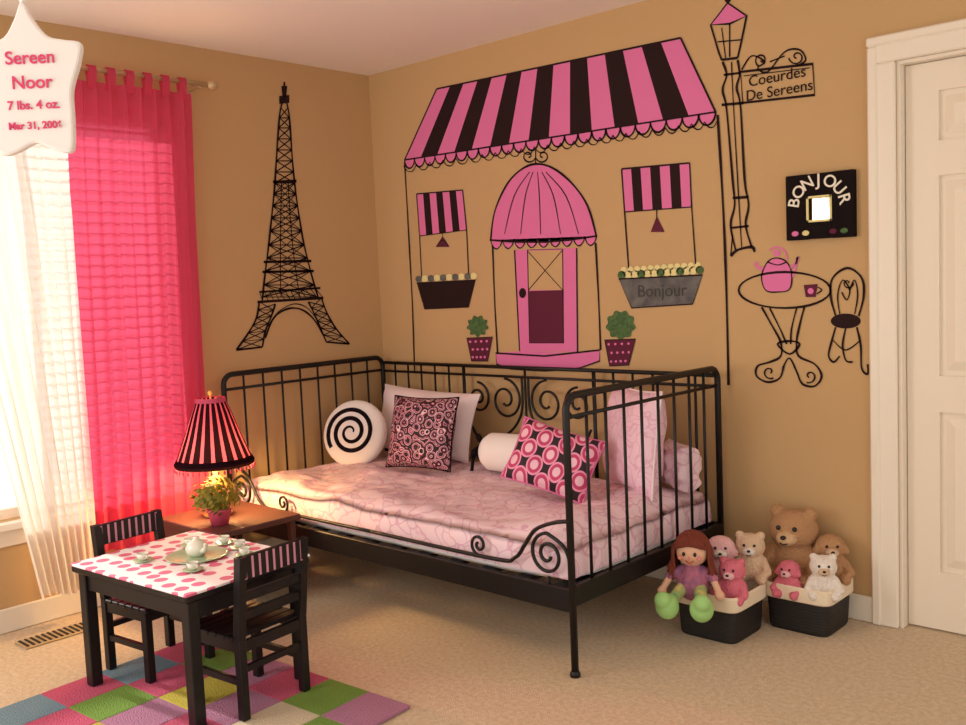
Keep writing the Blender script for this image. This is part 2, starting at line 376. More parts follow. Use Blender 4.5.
# street lamp mural
M=Mu('b')
M.poly([(711,25),(728,3),(747,16),(730,24)],PINK,1);M.line([(711,25),(728,3),(747,16),(730,24)],.009,sm=0,closed=True)
M.circ((728,0),3,BLK,2)
M.line([(711,25),(719,52),(722,60)],.009,sm=0);M.line([(747,16),(741,45),(738,58)],.009,sm=0);M.line([(722,60),(738,58)],.011,sm=0);M.line([(718,42),(741,40)],.006,sm=0);M.line([(730,24),(730,57)],.006,sm=0);M.line([(722,28),(726,58)],.005,sm=0)
M.line([(723,62),(727,75),(723,90),(727,110),(733,180),(735,205),(731,225),(736,250)],.011);M.line([(738,60),(740,75),(737,88),(741,108),(745,180),(749,205),(746,225),(752,247)],.011)
M.line([(732,62),(733,90),(738,180),(742,248)],.006);M.line([(724,75),(741,73)],.01);M.line([(722,105),(744,103)],.012);M.line([(733,198),(749,197)],.012);M.line([(731,228),(749,226)],.01)
M.line([(731,256),(738,250),(752,247),(755,252)],.014);M.line([(731,256),(733,235)],.006)
M.line([(741,72),(813,64),(815,95),(743,103)],.011,sm=0,closed=True);M.line([(744,76),(810,68)],.004,sm=0)
M.line([(742,70),(752,56),(765,62),(758,68),(768,72),(785,52),(800,50),(806,60),(798,66)],.008);M.sp((762,60),7,1.1,2,1,.007);M.sp((797,57),8,1.2,3,-1,.007);M.line([(770,62),(785,56)],.006)
lampm=M.b.fin('street_lamp_mural')
for st,u,v in(('Coeurdes',777,77),('De Sereens',779,91)):
    q=onplane(u,v,1,0);text('lettering',st,.058,BLK,Matrix.Translation((q.x,-.004,q.z))@Matrix.Rotation(math.pi/2,4,'X'),lampm,.0005)
# cafe table mural
M=Mu('b')
E=[(785+46*math.cos(t),290+18*math.sin(t)) for t in [k*math.pi/16 for k in range(32)]];M.line(E,.01,closed=True,sm=0)
M.line([(762,307),(772,325),(781,342),(781,356),(770,362),(758,366),(757,376),(768,382),(780,378),(784,366)],.01)
M.line([(770,308),(780,328),(787,344)],.008);M.line([(805,306),(800,325),(797,342),(799,356),(815,364),(822,376),(815,386),(803,384),(798,374)],.01);M.line([(797,308),(792,328),(791,344)],.008)
M.line([(778,344),(790,354),(800,344),(790,341)],.01,closed=True)
M.sp((770,372),7,1,1,1,.008);M.sp((810,376),7,1,2,-1,.008);M.line([(784,366),(790,358),(798,374)],.008)
M.poly([(768,262),(777,258),(787,262),(792,274),(790,289),(778,292),(766,290),(762,276)],PINK,2,4);M.line([(768,262),(777,258),(787,262),(792,274),(790,289),(778,292),(766,290),(762,276)],.006,closed=True)
M.circ((777,253),3.5,PINK,2);M.line([(768,262),(778,265),(787,262)],.006);M.line([(790,268),(797,262),(798,257),(795,270),(791,280)],.012,m=PINK);M.line([(764,270),(757,266),(757,262)],.016,m=PINK);M.line([(770,250),(777,247),(785,251),(788,260)],.008,m=PINK)
M.poly([(804,285),(818,284),(816,297),(806,297)],PLUM,2);M.line([(818,287),(822,290),(817,294)],.006);M.circ((811,291),3,PINK,3)
M.b.fin('cafe_table_mural')
M=Mu('b')
M.line([(836,316),(831,296),(833,278),(848,268),(862,278),(864,296),(859,316)],.01);M.line([(840,314),(838,295),(843,280),(850,290),(847,300),(842,292)],.006);M.line([(855,314),(858,295),(855,280),(850,290)],.006)
M.sp((848,283),6,1,0,1,.006)
M.circ((846,321),15,BLK,2,7.5)
M.line([(836,327),(831,345),(829,356),(834,362),(840,356)],.009);M.line([(857,327),(861,345),(862,368),(868,374),(868,364)],.009);M.line([(846,328),(843,345),(846,360),(853,362)],.008);M.line([(833,340),(846,350),(861,340)],.006)
M.b.fin('cafe_chair_mural')
# eiffel
M=Mu('l')
Lf=[(284,96),(280,110),(278,130),(276,160),(274,190),(271,220),(268,248),(264,280),(262,300)]
Rt=[(284,96),(288,110),(290,130),(292,160),(295,190),(299,218),(304,246),(312,278),(318,298)]
M.line([(284,82),(284,98)],.012);M.poly([(279,96),(289,95),(289,103),(279,104)],BLK,2);M.poly([(281,86),(287,86),(286,96),(282,96)],BLK,2)
M.line(Lf,.013);M.line(Rt,.013)
def edge(E_,y):
    for a,c in zip(E_[:-1],E_[1:]):
        if a[1]<=y<=c[1]+.01: return (a[0]+(c[0]-a[0])*(y-a[1])/(c[1]-a[1]),y)
    return E_[-1]
ys=[108,118,128,139,150,161,172,183,194,206,218,231,245,258,271,285,297]
for i,(a,c) in enumerate(zip(ys[:-1],ys[1:])):
    l0,l1,q0,q1=edge(Lf,a),edge(Lf,c),edge(Rt,a),edge(Rt,c)
    M.line([l0,q1],.0065,sm=0);M.line([q0,l1],.0065,sm=0);M.line([l1,q1],.006,sm=0)
    if c>190:
        m0,m1=L2(l0,q0,.5),L2(l1,q1,.5)
        M.line([m0,l1],.005,sm=0);M.line([m0,q1],.005,sm=0);M.line([l0,m1],.005,sm=0);M.line([q0,m1],.005,sm=0)
        M.line([L2(l0,q0,.33),L2(l1,q1,.33)],.006,sm=0);M.line([L2(l0,q0,.67),L2(l1,q1,.67)],.006,sm=0)
for y,w in((182,2),(262,3),(272,3)):
    a,c=edge(Lf,y),edge(Rt,y);M.line([(a[0]-w,y),(c[0]+w,y-1)],.016,sm=0)
M.line([(259,292),(320,288)],.014,sm=0);M.line([(257,302),(323,298)],.018,sm=0)
for i in range(12):
    a=L2((259,292),(320,288),i/12);c=L2((257,302),(323,298),(i+1)/12);M.line([a,c],.005,sm=0)
O1=[(259,302),(256,318),(248,333),(236,350)];I1=[(275,304),(271,316),(265,331),(262,347)]
O2=[(321,298),(327,314),(336,329),(349,344)];I2=[(308,302),(314,314),(320,328),(326,342)]
for E_ in(O1,I1,O2,I2): M.line(E_,.013)
for O_,I_ in((O1,I1),(O2,I2)):
    for i in range(3):
        for t0,t1 in((0,.5),(.5,1)):
            a,c=L2(O_[i],O_[i+1],t0),L2(O_[i],O_[i+1],t1);d,e=L2(I_[i],I_[i+1],t0),L2(I_[i],I_[i+1],t1)
            M.line([a,e],.0065,sm=0);M.line([d,c],.0065,sm=0);M.line([c,e],.005,sm=0)
    M.line([O_[-1],I_[-1]],.013,sm=0)
M.line([(265,338),(272,320),(282,311),(293,308),(304,311),(314,320),(323,335)],.012);M.line([(268,326),(278,312),(293,304),(307,308),(318,322)],.007)
M.b.fin('eiffel_tower_mural')

# bonjour mirror
mx0,mx1,mz1,mz0=2.383,2.643,1.678,1.436
b=B();FR=mat('black_frame',(26,18,18),.85,spec=.1)
w=mx1-mx0;hh=mz1-mz0;cx=(mx0+mx1)/2;cz=(mz0+mz1)/2;hw=w*.17
cz2=cz-.01
b.box((mx0,-.028,mz0),(cx-hw,-.001,mz1),FR,.003);b.box((cx+hw,-.028,mz0),(mx1,-.001,mz1),FR,.003)
b.box((cx-hw-.001,-.027,mz0+.001),(cx+hw+.001,-.001,cz2-hw),FR);b.box((cx-hw-.001,-.027,cz2+hw),(cx+hw+.001,-.001,mz1-.001),FR)
b.box((cx-hw,-.012,cz2-hw),(cx+hw,-.002,cz2+hw),mat('mirror_glass',(215,200,175),.06,1))
for s1,s2 in((-1,0),(1,0),(0,-1),(0,1)):
    b.box((cx+s1*hw-(.004 if s1 else hw+.004),-.031,cz2+s2*hw-(.004 if s2 else hw+.004)),(cx+s1*hw+(.004 if s1 else hw+.004),-.026,cz2+s2*hw+(.004 if s2 else hw+.004)),CREAM)
for k,(dx,m_) in enumerate(((-.36,PINK),(.36,GREEN),(.2,PLUM),(-.2,CREAM))): b.ell((cx+dx*w,-.03,mz0+hh*.1),(.014,.004,.01),m_)
fr=b.fin('bonjour_mirror')
LW=mat('letter_white',(235,225,205),.6)
for i,ch in enumerate('BONJOUR'):
    a=math.radians(168-i*26.0);R_=w*.37
    text('letter',ch,.062,LW,Matrix.Translation((cx+R_*math.cos(a),-.03,cz-.002+R_*math.sin(a)))@Matrix.Rotation(math.pi/2,4,'X')@Matrix.Rotation(a-math.pi/2,4,'Z'),fr,.001,bold=.0006)

# ---------- daybed
X0,X1,YB,YFR,TB=.06,2.096,-.06,-1.055,.945
b=B();rp=.013
def endp(x):
    k=.05
    pts=[(x,YFR,0),(x,YFR,TB-k)]+[(x,YFR+k*(1-math.cos(t)),TB-k+k*math.sin(t)) for t in [math.pi/2*i/6 for i in range(1,7)]]
    pts+=[(x,YB-k,TB)]+[(x,YB-k+k*math.sin(t),TB-k+k*math.cos(t)) for t in [math.pi/2*i/6 for i in range(1,7)]]+[(x,YB,0)]
    b.tube(pts,rp,METAL,10)
    b.tube([(x,YFR,TB-.07),(x,YB,TB-.07)],.007,METAL)
    b.box((x-.012,YFR,.24),(x+.012,YB,.31),METAL,.003)
    n=8
    for i in range(1,n+1):
        y=YFR+(YB-YFR)*i/(n+1);b.tube([(x,y,.28),(x,y,TB)],.0058,METAL,6)
    for y in(YFR,YB): b.lathe([(0,0),(.018,0),(.018,.012),(.013,.02)],METAL,(x,y,0),12)
endp(X0);endp(X1)
b.tube([(X0,YB,TB-.03),(X1,YB,TB-.03)],.009,METAL);b.tube([(X0,YB,TB-.075),(X1,YB,TB-.075)],.0065,METAL)
b.box((X0,YB-.01,.24),(X1,YB+.01,.31),METAL,.003);b.box((X0,YFR-.012,.22),(X1,YFR+.012,.30),METAL,.003)
xm=(X0+X1)/2
n=20
for i in range(1,n):
    x=X0+(X1-X0)*i/n
    if abs(x-xm)>.40: b.tube([(x,YB,.28),(x,YB,TB-.03)],.0058,METAL,6)
def yc(pts,y,r=.0065): b.tube([(p[0],y,p[1]) for p in pts],r,METAL,6)
for s_ in(-1,1):
    for c,r_ in(((xm+s_*.13,TB-.19),.105),((xm+s_*.31,TB-.19),.08)):
        yc(spiral(c,r_,1.6,math.pi/2,50,s_,.2),YB)
    yc([(q.x,q.y) for q in cat([(xm+s_*.02,TB-.08,0),(xm+s_*.03,TB-.25,0),(xm+s_*.13,TB-.36,0),(xm+s_*.30,TB-.40,0),(xm+s_*.38,TB-.3,0)])],YB)
    yc(spiral((xm+s_*.17,.45),.09,1.4,-math.pi/2,50,-s_,.2),YB)
yc([(xm,.28),(xm,TB-.03)],YB);yc([(xm-.4,.28),(xm-.4,TB-.03)],YB);yc([(xm+.4,.28),(xm+.4,TB-.03)],YB)
for s_,xe in((1,X1),(-1,X0)):
    c=(xe-s_*.10,.40)
    yc([(q.x,q.y) for q in cat([(xe,.53,0),(xe-s_*.07,.515,0),(xe-s_*.15,.48,0),(xe-s_*.2,.42,0),(xe-s_*.25,.365,0),(xe-s_*.36,.345,0),(xm,.345,0)])],YFR,.0075)
    yc(spiral(c,.075,1.7,math.pi*.5 ,60,s_,.18),YFR,.0065)
    yc([(q.x,q.y) for q in cat([(c[0],.475,0),(xe-s_*.03,.44,0),(xe,.38,0)])],YFR)
    yc(spiral((xe-s_*.42,.385),.04,1.4,-math.pi/2,40,-s_,.2),YFR,.006)
    yc([(xe-s_*.10,.325),(xe-s_*.10,.29)],YFR)
for i in range(12):
    x=X0+(X1-X0)*(i+.5)/12;b.box((x-.03,YFR+.012,.27),(x+.03,YB-.011,.285),BLKW)
b.fin('daybed')
MT=.415
b=B();b.rings([(.95,.43,.286),(.98,.45,.30),(.98,.45,.37),(.95,.43,.385)],WHITE,60,.25,True,((X0+X1)/2,(YFR+YB)/2));b.fin('mattress')
def satin(nm,base,line,rough=.45,sc=10,th=.035):
    m=mat(nm,base,rough,spec=.35,bump=.4,bscale=12)
    nt=m.node_tree;pb=nt.nodes['Principled BSDF'];tc=nt.nodes['Texture Coordinate']
    w_=nt.nodes.new('ShaderNodeTexVoronoi');w_.feature='DISTANCE_TO_EDGE';w_.inputs['Scale'].default_value=sc
    ns=nt.nodes.new('ShaderNodeTexNoise');ns.inputs['Scale'].default_value=6
    vm=nt.nodes.new('ShaderNodeVectorMath');vm.operation='MULTIPLY_ADD';vm.inputs[1].default_value=(.4,.4,.4)
    nt.links.new(ns.outputs['Color'],vm.inputs[0]);nt.links.new(tc.outputs['Object'],ns.inputs['Vector']);nt.links.new(tc.outputs['Object'],vm.inputs[2]);nt.links.new(vm.outputs[0],w_.inputs['Vector'])
    r_=nt.nodes.new('ShaderNodeValToRGB');r_.color_ramp.elements[0].color=lin(line);r_.color_ramp.elements[1].color=lin(base);r_.color_ramp.elements[0].position=th*.3;r_.color_ramp.elements[1].position=th*2.2
    nt.links.new(w_.outputs['Distance'],r_.inputs['Fac']);nt.links.new(r_.outputs['Color'],pb.inputs['Base Color']);return m
DUV=satin('pink_satin',(240,210,219),(220,170,190))
SHAM=satin('pink_sham',(238,200,214),(224,172,194),.5,14)
b=B();nx,ny=110,56;xa,xz,ya,yz=X0+.035,X1-.035,YFR+.035,YB-.035;vs=[];fs=[]
def ht(x,y):
    e=min(x-xa,xz-x,y-ya,yz-y);e=max(e,0)
    k=min(e/.07,1);z=MT+.03*math.sqrt(max(0,1-(1-k)**2))-.0
    z+=.02*noise.noise(Vector((x*3,y*4,0)))+.018*abs(noise.noise(Vector((x*8+3,y*9,2))))+.010*math.sin(14*(x*.5+y)+3*noise.noise(Vector((x*2,y*2,5))))*k
    z+=.008*noise.noise(Vector((x*18,y*14,7)))*k
    t=max(0,min(1,(x-1.72)/.25));z+=.03*t*t*(3-2*t)*k
    return z
for j in range(ny+1):
    for i in range(nx+1):
        x=xa+(xz-xa)*i/nx;y=ya+(yz-ya)*j/ny;vs.append((x,y,ht(x,y)))
for j in range(ny):
    for i in range(nx): q=j*(nx+1)+i;fs.append((q,q+1,q+nx+2,q+nx+1))
per=[i for i in range(nx+1)]+[j*(nx+1)+nx for j in range(1,ny+1)]+[ny*(nx+1)+i for i in range(nx-1,-1,-1)]+[j*(nx+1) for j in range(ny-1,0,-1)]
last=per
for k in range(1,7):
    new=[]
    for q,pi_ in enumerate(per):
        x,y,z=vs[pi_];zz=z+(.318-z)*k/6
        ox=.012*noise.noise(Vector((x*9,y*9,zz*4)));s1=1 if x>=xz-1e-4 else(-1 if x<=xa+1e-4 else 0);s2=1 if y>=yz-1e-4 else(-1 if y<=ya+1e-4 else 0)
        f=math.sin(min(k/6*2.2,1.57))*.008+ox
        new.append(len(vs));vs.append((x+s1*f,y+s2*f,zz))
    N=len(per)
    for q in range(N): fs.append((last[q],last[(q+1)%N],new[(q+1)%N],new[q]))
    last=new
b.add(vs,fs,DUV,True);b.fin('pink_comforter')
def pillow(nm,w,h,t,m,loc,rot,piping=None,wr=.008):
    b=B();n=26;vs=[];fs=[]
    def f(a,c,s):
        x=w/2*a*(1-.07*(1-c*c)*a*a);z=h/2*c*(1-.07*(1-a*a)*c*c)
        th=t/2*(max(0,(1-a**4)*(1-c**4)))**.62
        th+=wr*noise.noise(Vector((a*2.5,c*2.5,s*3+w*9)))*min(1,th/(t*.2))
        return (x,s*th,z)
    for s in(-1,1):
        o=len(vs)
        for j in range(n+1):
            for i in range(n+1): vs.append(f(-1+2*i/n,-1+2*j/n,s))
        for j in range(n):
            for i in range(n):
                q=o+j*(n+1)+i;F=(q,q+1,q+n+2,q+n+1);fs.append(F if s<0 else F[::-1])
    b.add(vs,fs,m,True)
    if piping:
        e=[f(-1+2*i/n,-1,-1) for i in range(n)]+[f(1,-1+2*i/n,-1) for i in range(n)]+[f(1-2*i/n,1,-1) for i in range(n)]+[f(-1,1-2*i/n,-1) for i in range(n)]
        b.tube([(q[0],0,q[2]) for q in e],.004,piping,6,True)
    o=b.fin(nm,world=False);o.matrix_world=Matrix.Translation(Vector(loc))@rot.to_4x4();return o
PW=mat('pale_pink_cotton',(240,222,224),.8,bump=.2,bscale=18)
PAIS=patmat('paisley','curl',[(0,(30,16,20)),(.40,(222,130,155)),(.56,(36,18,24)),(.72,(236,205,208)),(.86,(150,50,80))],24)
LAT=patmat('oval_lattice','grid',[(0,(240,190,205)),(.24,(196,60,105)),(.40,(236,150,180)),(.50,(40,16,26))],15)
BS=MT+.04
pillow('pale_pillow',.70,.34,.14,PW,(.53,-.21,BS+.185),rx(-.28)@ry(.03))
pillow('paisley_throw_pillow',.37,.35,.14,PAIS,(.73,-.42,BS+.175),rotz(.2)@rx(-.3),BLKF)
pillow('oval_pattern_throw_pillow',.36,.27,.13,LAT,(1.62,-.54,BS+.15),rotz(.5)@rx(-.5)@ry(.32),PINK)
pillow('large_pink_pillow',.50,.42,.15,SHAM,(1.84,-.29,BS+.215),rotz(-.62)@rx(-.14)@ry(-.03),PW)
pillow('folded_pink_quilt',.24,.19,.13,DUV,(1.995,-.20,BS+.105),rotz(-.62)@rx(-.05),wr=.025)
b=B();rr=.17
prof=[(rr*math.sin(t)**.75 if t>0 else 0,-.055*math.copysign(abs(math.cos(t))**.8,math.cos(t))) for t in [math.pi*i/20 for i in range(21)]]
prof[-1]=(0,prof[-1][1])
A_=rx(math.pi/2)@Matrix.Diagonal((1,1,-1))
b.lathe(prof,WHITE,n=40,axis=A_)
def yy(r): 
    r=min(r/rr,1)
    t=math.asin(r**(1/.75)) if r<1 else math.pi/2
    return -.055*math.cos(t)**.8
pts=[]
for i in range(121):
    t=i/120;r=.015+.115*t;a=t*2.6*2*math.pi;pts.append((r*math.cos(a),yy(r)-.001,r*math.sin(a)))
b.tube(pts,[.004+.007*min(1,i/50) for i in range(121)],BLKF,8)
o=b.fin('round_spiral_pillow',world=False);o.matrix_world=Matrix.Translation((.27,-.45,BS+.14))@(rotz(.45)@rx(-.3)).to_4x4()
b=B();prof=[(0,-.23),(.02,-.23),(.04,-.21),(.03,-.19),(.07,-.18),(.088,-.15),(.09,0),(.088,.15),(.07,.18),(.03,.19),(.04,.21),(.02,.23),(0,.23)]
b.lathe(prof,WHITE,n=28,axis=ry(math.pi/2))
for s_ in(-1,1):
    b.lathe([(.034,-.010),(.040,0),(.034,.010)],BLKF,(s_*.19,0,0),20,axis=ry(math.pi/2))
    for q in(-1,1): b.ell((s_*.195,-.035,q*.03+.03),(.014,.014,.034),BLKF,rx(q*.6));b.tube([(s_*.195,-.04,.03),(s_*.20,-.085,-.01+q*.02),(s_*.205,-.09,-.05+q*.03)],.008,BLKF,6)
o=b.fin('bolster_pillow',world=False);o.matrix_world=Matrix.Translation((1.20,-.27,BS+.09))@rotz(.05).to_4x4()

# ---------- nightstand, lamp, plant
WD=mat('brown_wood',(84,46,36),.6);NZ=.37
b=B();b.box((.17,-1.5,NZ-.025),(.66,-1.09,NZ),WD,.004);
for x in(.19,.61):
    for y in(-1.48,-1.13): b.box((x,y,0.0),(x+.025,y+.025,NZ-.025),WD)
b.box((.18,-1.49,.12),(.65,-1.10,.135),WD);b.box((.18,-1.49,.28),(.65,-1.47,NZ-.025),WD)
b.fin('nightstand')
LX,LY=.36,-1.31
b=B();LBM=mat('lamp_base_gold',(236,176,84),.35,spec=.6)
b.lathe([(0,.371),(.06,.371),(.062,.382),(.03,.395),(.02,.41),(.04,.44),(.055,.47),(.045,.51),(.018,.54),(.010,.57),(.010,.66),(0,.66)],LBM,(LX,LY,0),28)
def shade_mat(nm,c,k):
    m=bpy.data.materials.new(nm);m.use_nodes=True;nt=m.node_tree;nt.nodes.remove(nt.nodes['Principled BSDF'])
    d=nt.nodes.new('ShaderNodeBsdfDiffuse');t=nt.nodes.new('ShaderNodeBsdfTranslucent');x=nt.nodes.new('ShaderNodeMixShader');x.inputs[0].default_value=k
    d.inputs[0].default_value=lin(c);t.inputs[0].default_value=lin(c);nt.links.new(d.outputs[0],x.inputs[1]);nt.links.new(t.outputs[0],x.inputs[2]);nt.links.new(x.outputs[0],nt.nodes['Material Output'].inputs['Surface']);return m
S1=shade_mat('shade_pink',(196,84,112),.14);S2=shade_mat('shade_black',(34,16,22),.1)
LO=.02
b.lathe([(.06,.86+LO),(.085,.80+LO),(.12,.70+LO),(.165,.585+LO)],S1,(LX,LY,0),60,mats=[S1,S2,S2])
b.lathe([(.061,.865+LO),(.064,.86+LO),(.066,.845+LO)],S1,(LX,LY,0),48)
b.lathe([(.158,.607+LO),(.17,.585+LO),(.166,.572+LO)],S2,(LX,LY,0),48)
for k in range(40):
    a=2*math.pi*k/40;b.ell((LX+.167*math.cos(a),LY+.167*math.sin(a),.562+LO),(.005,.005,.010),S1,n=6,k=5)
b.tube([(LX,LY,.64),(LX,LY,.865+LO),(LX,LY,.88+LO)],.004,LBM);b.ell((LX,LY,.885+LO),.01,LBM)
for a in(0,2.09,4.19): b.tube([(LX,LY,.85+LO),(LX+.062*math.cos(a),LY+.062*math.sin(a),.858+LO)],.002,LBM,5)
BU=mat('bulb',(255,200,120),.3,emit=12)
b.ell((LX,LY,.69),(.028,.028,.038),BU)
b.fin('table_lamp')
l=bpy.data.lights.new('lamp_bulb_light','POINT');l.energy=30;l.color=(1,.62,.22);l.shadow_soft_size=.045
o=bpy.data.objects.new('lamp_bulb_light',l);o.location=(LX,LY,.615);bpy.context.scene.collection.objects.link(o)
b=B();PX,PY=.52,-1.40
PK=mat('pink_pot',(214,80,110),.4);LF=mat('leaf_yellowgreen',(150,134,40),.6,c2=(104,106,28),vscale=40)
b.lathe([(0,.371),(.035,.371),(.05,.43),(.054,.44),(.046,.44),(.04,.425),(0,.425)],PK,(PX,PY,0),24)
for k in range(520):
    d=Vector((random.gauss(0,1),random.gauss(0,1),random.gauss(0,1)));d.normalize();rad=.10*random.uniform(.5,1)
    c=Vector((PX,PY,.495))+Vector((d.x*rad*1.15,d.y*rad*1.15,d.z*rad*.8))
    t1=d.cross(Vector((random.random(),random.random(),random.random()))).normalized();t2=(d.cross(t1)+d*.6).normalized()
    b.add([c-t1*.008,c+t2*.018,c+t1*.008,c-t2*.010],[(0,1,2,3)],LF)
for k in range(10):
    a=k*.63;b.tube([(PX,PY,.42),(PX+.03*math.cos(a),PY+.03*math.sin(a),.49)],.0025,LF,5)
b.fin('potted_plant')

# ---------- kids table set
TZ=.44;TC=Vector((1.11,-1.88));TR=math.radians(5)
b=B();b.M=Matrix.Translation((TC.x,TC.y,0))@Matrix.Rotation(TR,4,'Z')
CLOTH=patmat('dotted_cloth','dots',[(0,(222,104,138)),(.33,(246,234,234))],15)
hx,hy=.325,.245
b.box((-hx,-hy,TZ-.03),(hx,hy,TZ-.004),BLKW,.005);b.box((-hx-.002,-hy-.002,TZ-.008),(hx+.002,hy+.002,TZ),CLOTH,.002)
lx,ly=hx-.035,hy-.035
for x in(-1,1):
    for y in(-1,1): b.box((x*lx-.02,y*ly-.02,0.012),(x*lx+.02,y*ly+.02,TZ-.03),BLKW,.003)
for y in(-ly,ly): b.box((-lx,y-.009,TZ-.09),(lx,y+.009,TZ-.03),BLKW)
for x in(-lx,lx): b.box((x-.009,-ly,TZ-.09),(x+.009,ly,TZ-.03),BLKW)
b.fin('kids_table',loc=(TC.x,TC.y,0))
STP=mat('chair_pink_stripe',(206,140,160),.5)
def chair(nm,x,y,a):
    b=B();b.M=Matrix.Translation((x,y,0))@Matrix.Rotation(a,4,'Z');w,d,sz,h=.125,.13,.27,.53
    for sx in(-1,1):
        b.box((sx*w-.014,d-.028,.012),(sx*w+.014,d,sz-.01),BLKW,.002)
        b.box((sx*w-.014,-d,.012),(sx*w+.014,-d+.028,sz+.01),BLKW,.002)
        b.add([(sx*w+i*.014,-d+j*.028-k*.03,sz+k*(h-sz)) for k in(0,1) for j in(0,1) for i in(-1,1)],[(0,1,3,2),(4,6,7,5),(0,4,5,1),(2,3,7,6),(0,2,6,4),(1,5,7,3)],BLKW)
        b.box((sx*w-.008,-d+.02,.12),(sx*w+.008,d-.02,.14),BLKW)
        b.box((sx*w-.009,-d+.02,sz-.045),(sx*w+.009,d-.02,sz-.01),BLKW)
    b.box((-w,d-.02,sz-.045),(w,d-.004,sz-.01),BLKW);b.box((-w,-d+.004,sz-.045),(w,-d+.02,sz-.01),BLKW);b.box((-w,-d+.005,.16),(w,-d+.02,.18),BLKW)
    for i in range(6):
        y0=-d+.032+i*(2*d-.02)/6;b.box((-w-.016,y0,sz-.01),(w+.016,y0+.036,sz+.004),BLKW,.003)
    def yb(z): return -d+.014-.03*(z-sz)/(h-sz)
    for z0,z1,st_ in((.455,.53,1),(.385,.415,0),(.325,.355,0)):
        zc=(z0+z1)/2;b.box((-w-.012 if st_ else -w,yb(zc)-.009,z0),(w+.012 if st_ else w,yb(zc)+.009,z1),BLKW,.003)
        if st_:
            for i in range(9):
                xx=-w+.012+i*(2*w-.024)/8;b.box((xx-.004,yb(zc)-.0105,z0+.004),(xx+.004,yb(zc)+.0105,z1-.004),STP)
    b.fin(nm,loc=(x,y,0))
chair('kids_chair',1.365,-1.835,math.radians(90+6))
chair('kids_chair',.85,-1.875,math.radians(-90+7))
# tea set
CER=mat('teaset_ceramic',(226,224,208),.2,spec=.6);CHG=mat('teaset_green',(178,196,160),.25)
ts=empty('toy_tea_set',(TC.x,TC.y,TZ))
b=B()
def tp(x,y): return Vector((TC.x,TC.y,0))+rotz(TR)@Vector((x,y,0))
p=tp(0,.03);b.lathe([(0,TZ+.001),(.09,TZ+.001),(.105,TZ+.008),(.1,TZ+.009),(.09,TZ+.004),(0,TZ+.004)],CHG,(p.x,p.y,0),32)
z=TZ+.004
b.lathe([(0,z),(.022,z),(.036,z+.015),(.038,z+.03),(.028,z+.048),(.018,z+.053),(.01,z+.058),(.006,z+.066),(0,z+.068)],CER,(p.x,p.y,0),24)
b.tube(cat([(p.x+.03,p.y,z+.02),(p.x+.05,p.y,z+.03),(p.x+.058,p.y,z+.05)]),[.009]*6+[.006]*7,CER,8);b.tube(cat([(p.x-.032,p.y,z+.045),(p.x-.056,p.y,z+.042),(p.x-.055,p.y,z+.02),(p.x-.034,p.y,z+.016)]),.004,CER,6)
for x,y in((.14,.12),(-.14,.1),(-.12,-.1),(.13,-.08),(.05,.17),(-.05,.18)):
    q=tp(x,y);z=TZ+.0008
    b.lathe([(0,z),(.02,z),(.034,z+.005),(.033,z+.007),(.018,z+.003),(0,z+.003)],CHG,(q.x,q.y,0),20)
    b.lathe([(0,z+.003),(.01,z+.003),(.017,z+.015),(.02,z+.028),(.018,z+.028),(.014,z+.014),(0,z+.008)],CER,(q.x,q.y,0),20)
    b.tube(cat([(q.x+.017,q.y,z+.023),(q.x+.03,q.y,z+.02),(q.x+.016,q.y,z+.011)],4),.0025,CER,5)
b.fin('cups_and_pot',parent=ts)
# rug
cols=[mat('rug_'+n_,c,.95,spec=.05,bump=1,bscale=180) for n_,c in(('pink',(206,96,124)),('yellow',(206,188,84)),('green',(128,160,78)),('blue',(126,150,164)),('lilac',(186,130,158)),('cream',(222,204,176)))]
b=B();b.M=Matrix.Translation((1.83,-1.56,0))@Matrix.Rotation(math.radians(4),4,'Z');n1,n2=6,5;RWx,RWy=1.12,1.05
for i in range(n1):
    for j in range(n2):
        b.box((-RWx+RWx*i/n1,-RWy+RWy*j/n2,.0008),(-RWx+RWx*(i+1)/n1,-RWy+RWy*(j+1)/n2,.012),cols[(i*2+j*3+(i*j)%2)%6],.003)
b.fin('patchwork_rug')
# ---------- baskets and toys
WK=mat('black_wicker',(26,20,18),.6);nt=WK.node_tree;wv=nt.nodes.new('ShaderNodeTexWave');wv.bands_direction='Z';wv.inputs['Scale'].default_value=28;wv.inputs['Distortion'].default_value=2
bp=nt.nodes.new('ShaderNodeBump');bp.inputs['Strength'].default_value=.8;nt.links.new(nt.nodes['Texture Coordinate'].outputs['Object'],wv.inputs['Vector']);nt.links.new(wv.outputs['Fac'],bp.inputs['Height']);nt.links.new(bp.outputs['Normal'],nt.nodes['Principled BSDF'].inputs['Normal'])
LIN=mat('basket_liner',(232,214,186),.85,bump=.2,bscale=30)
def basket(x,y,hx,hy,h,a=0):
    b=B();b.M=Matrix.Translation((x,y,0))@Matrix.Rotation(a,4,'Z')
    b.rings([(hx*.9,hy*.9,.001),(hx*.93,hy*.93,.01),(hx,hy,h)],WK,48,.28)
    b.rings([(hx*.9,hy*.9,.001),(0.001,.001,.001)],WK,48,.28)
    b.rings([(hx+.003,hy+.003,h-.05),(hx+.008,hy+.008,h-.045),(hx+.008,hy+.008,h),(hx+.002,hy+.002,h+.006),(hx-.01,hy-.01,h),(hx*.9,hy*.9,h-.06),(.001,.001,h-.07)],LIN,48,.28)
    b.fin('toy_basket',loc=(x,y,0))
basket(2.275,-.395,.125,.125,.17);basket(2.505,-.15,.125,.118,.17)
SK=mat('doll_skin',(226,176,146),.8);HAIR=mat('doll_hair',(118,50,32),.85,bump=.5,bscale=90);DRS=mat('doll_dress',(128,84,120),.85,c2=(190,110,130),vscale=30)
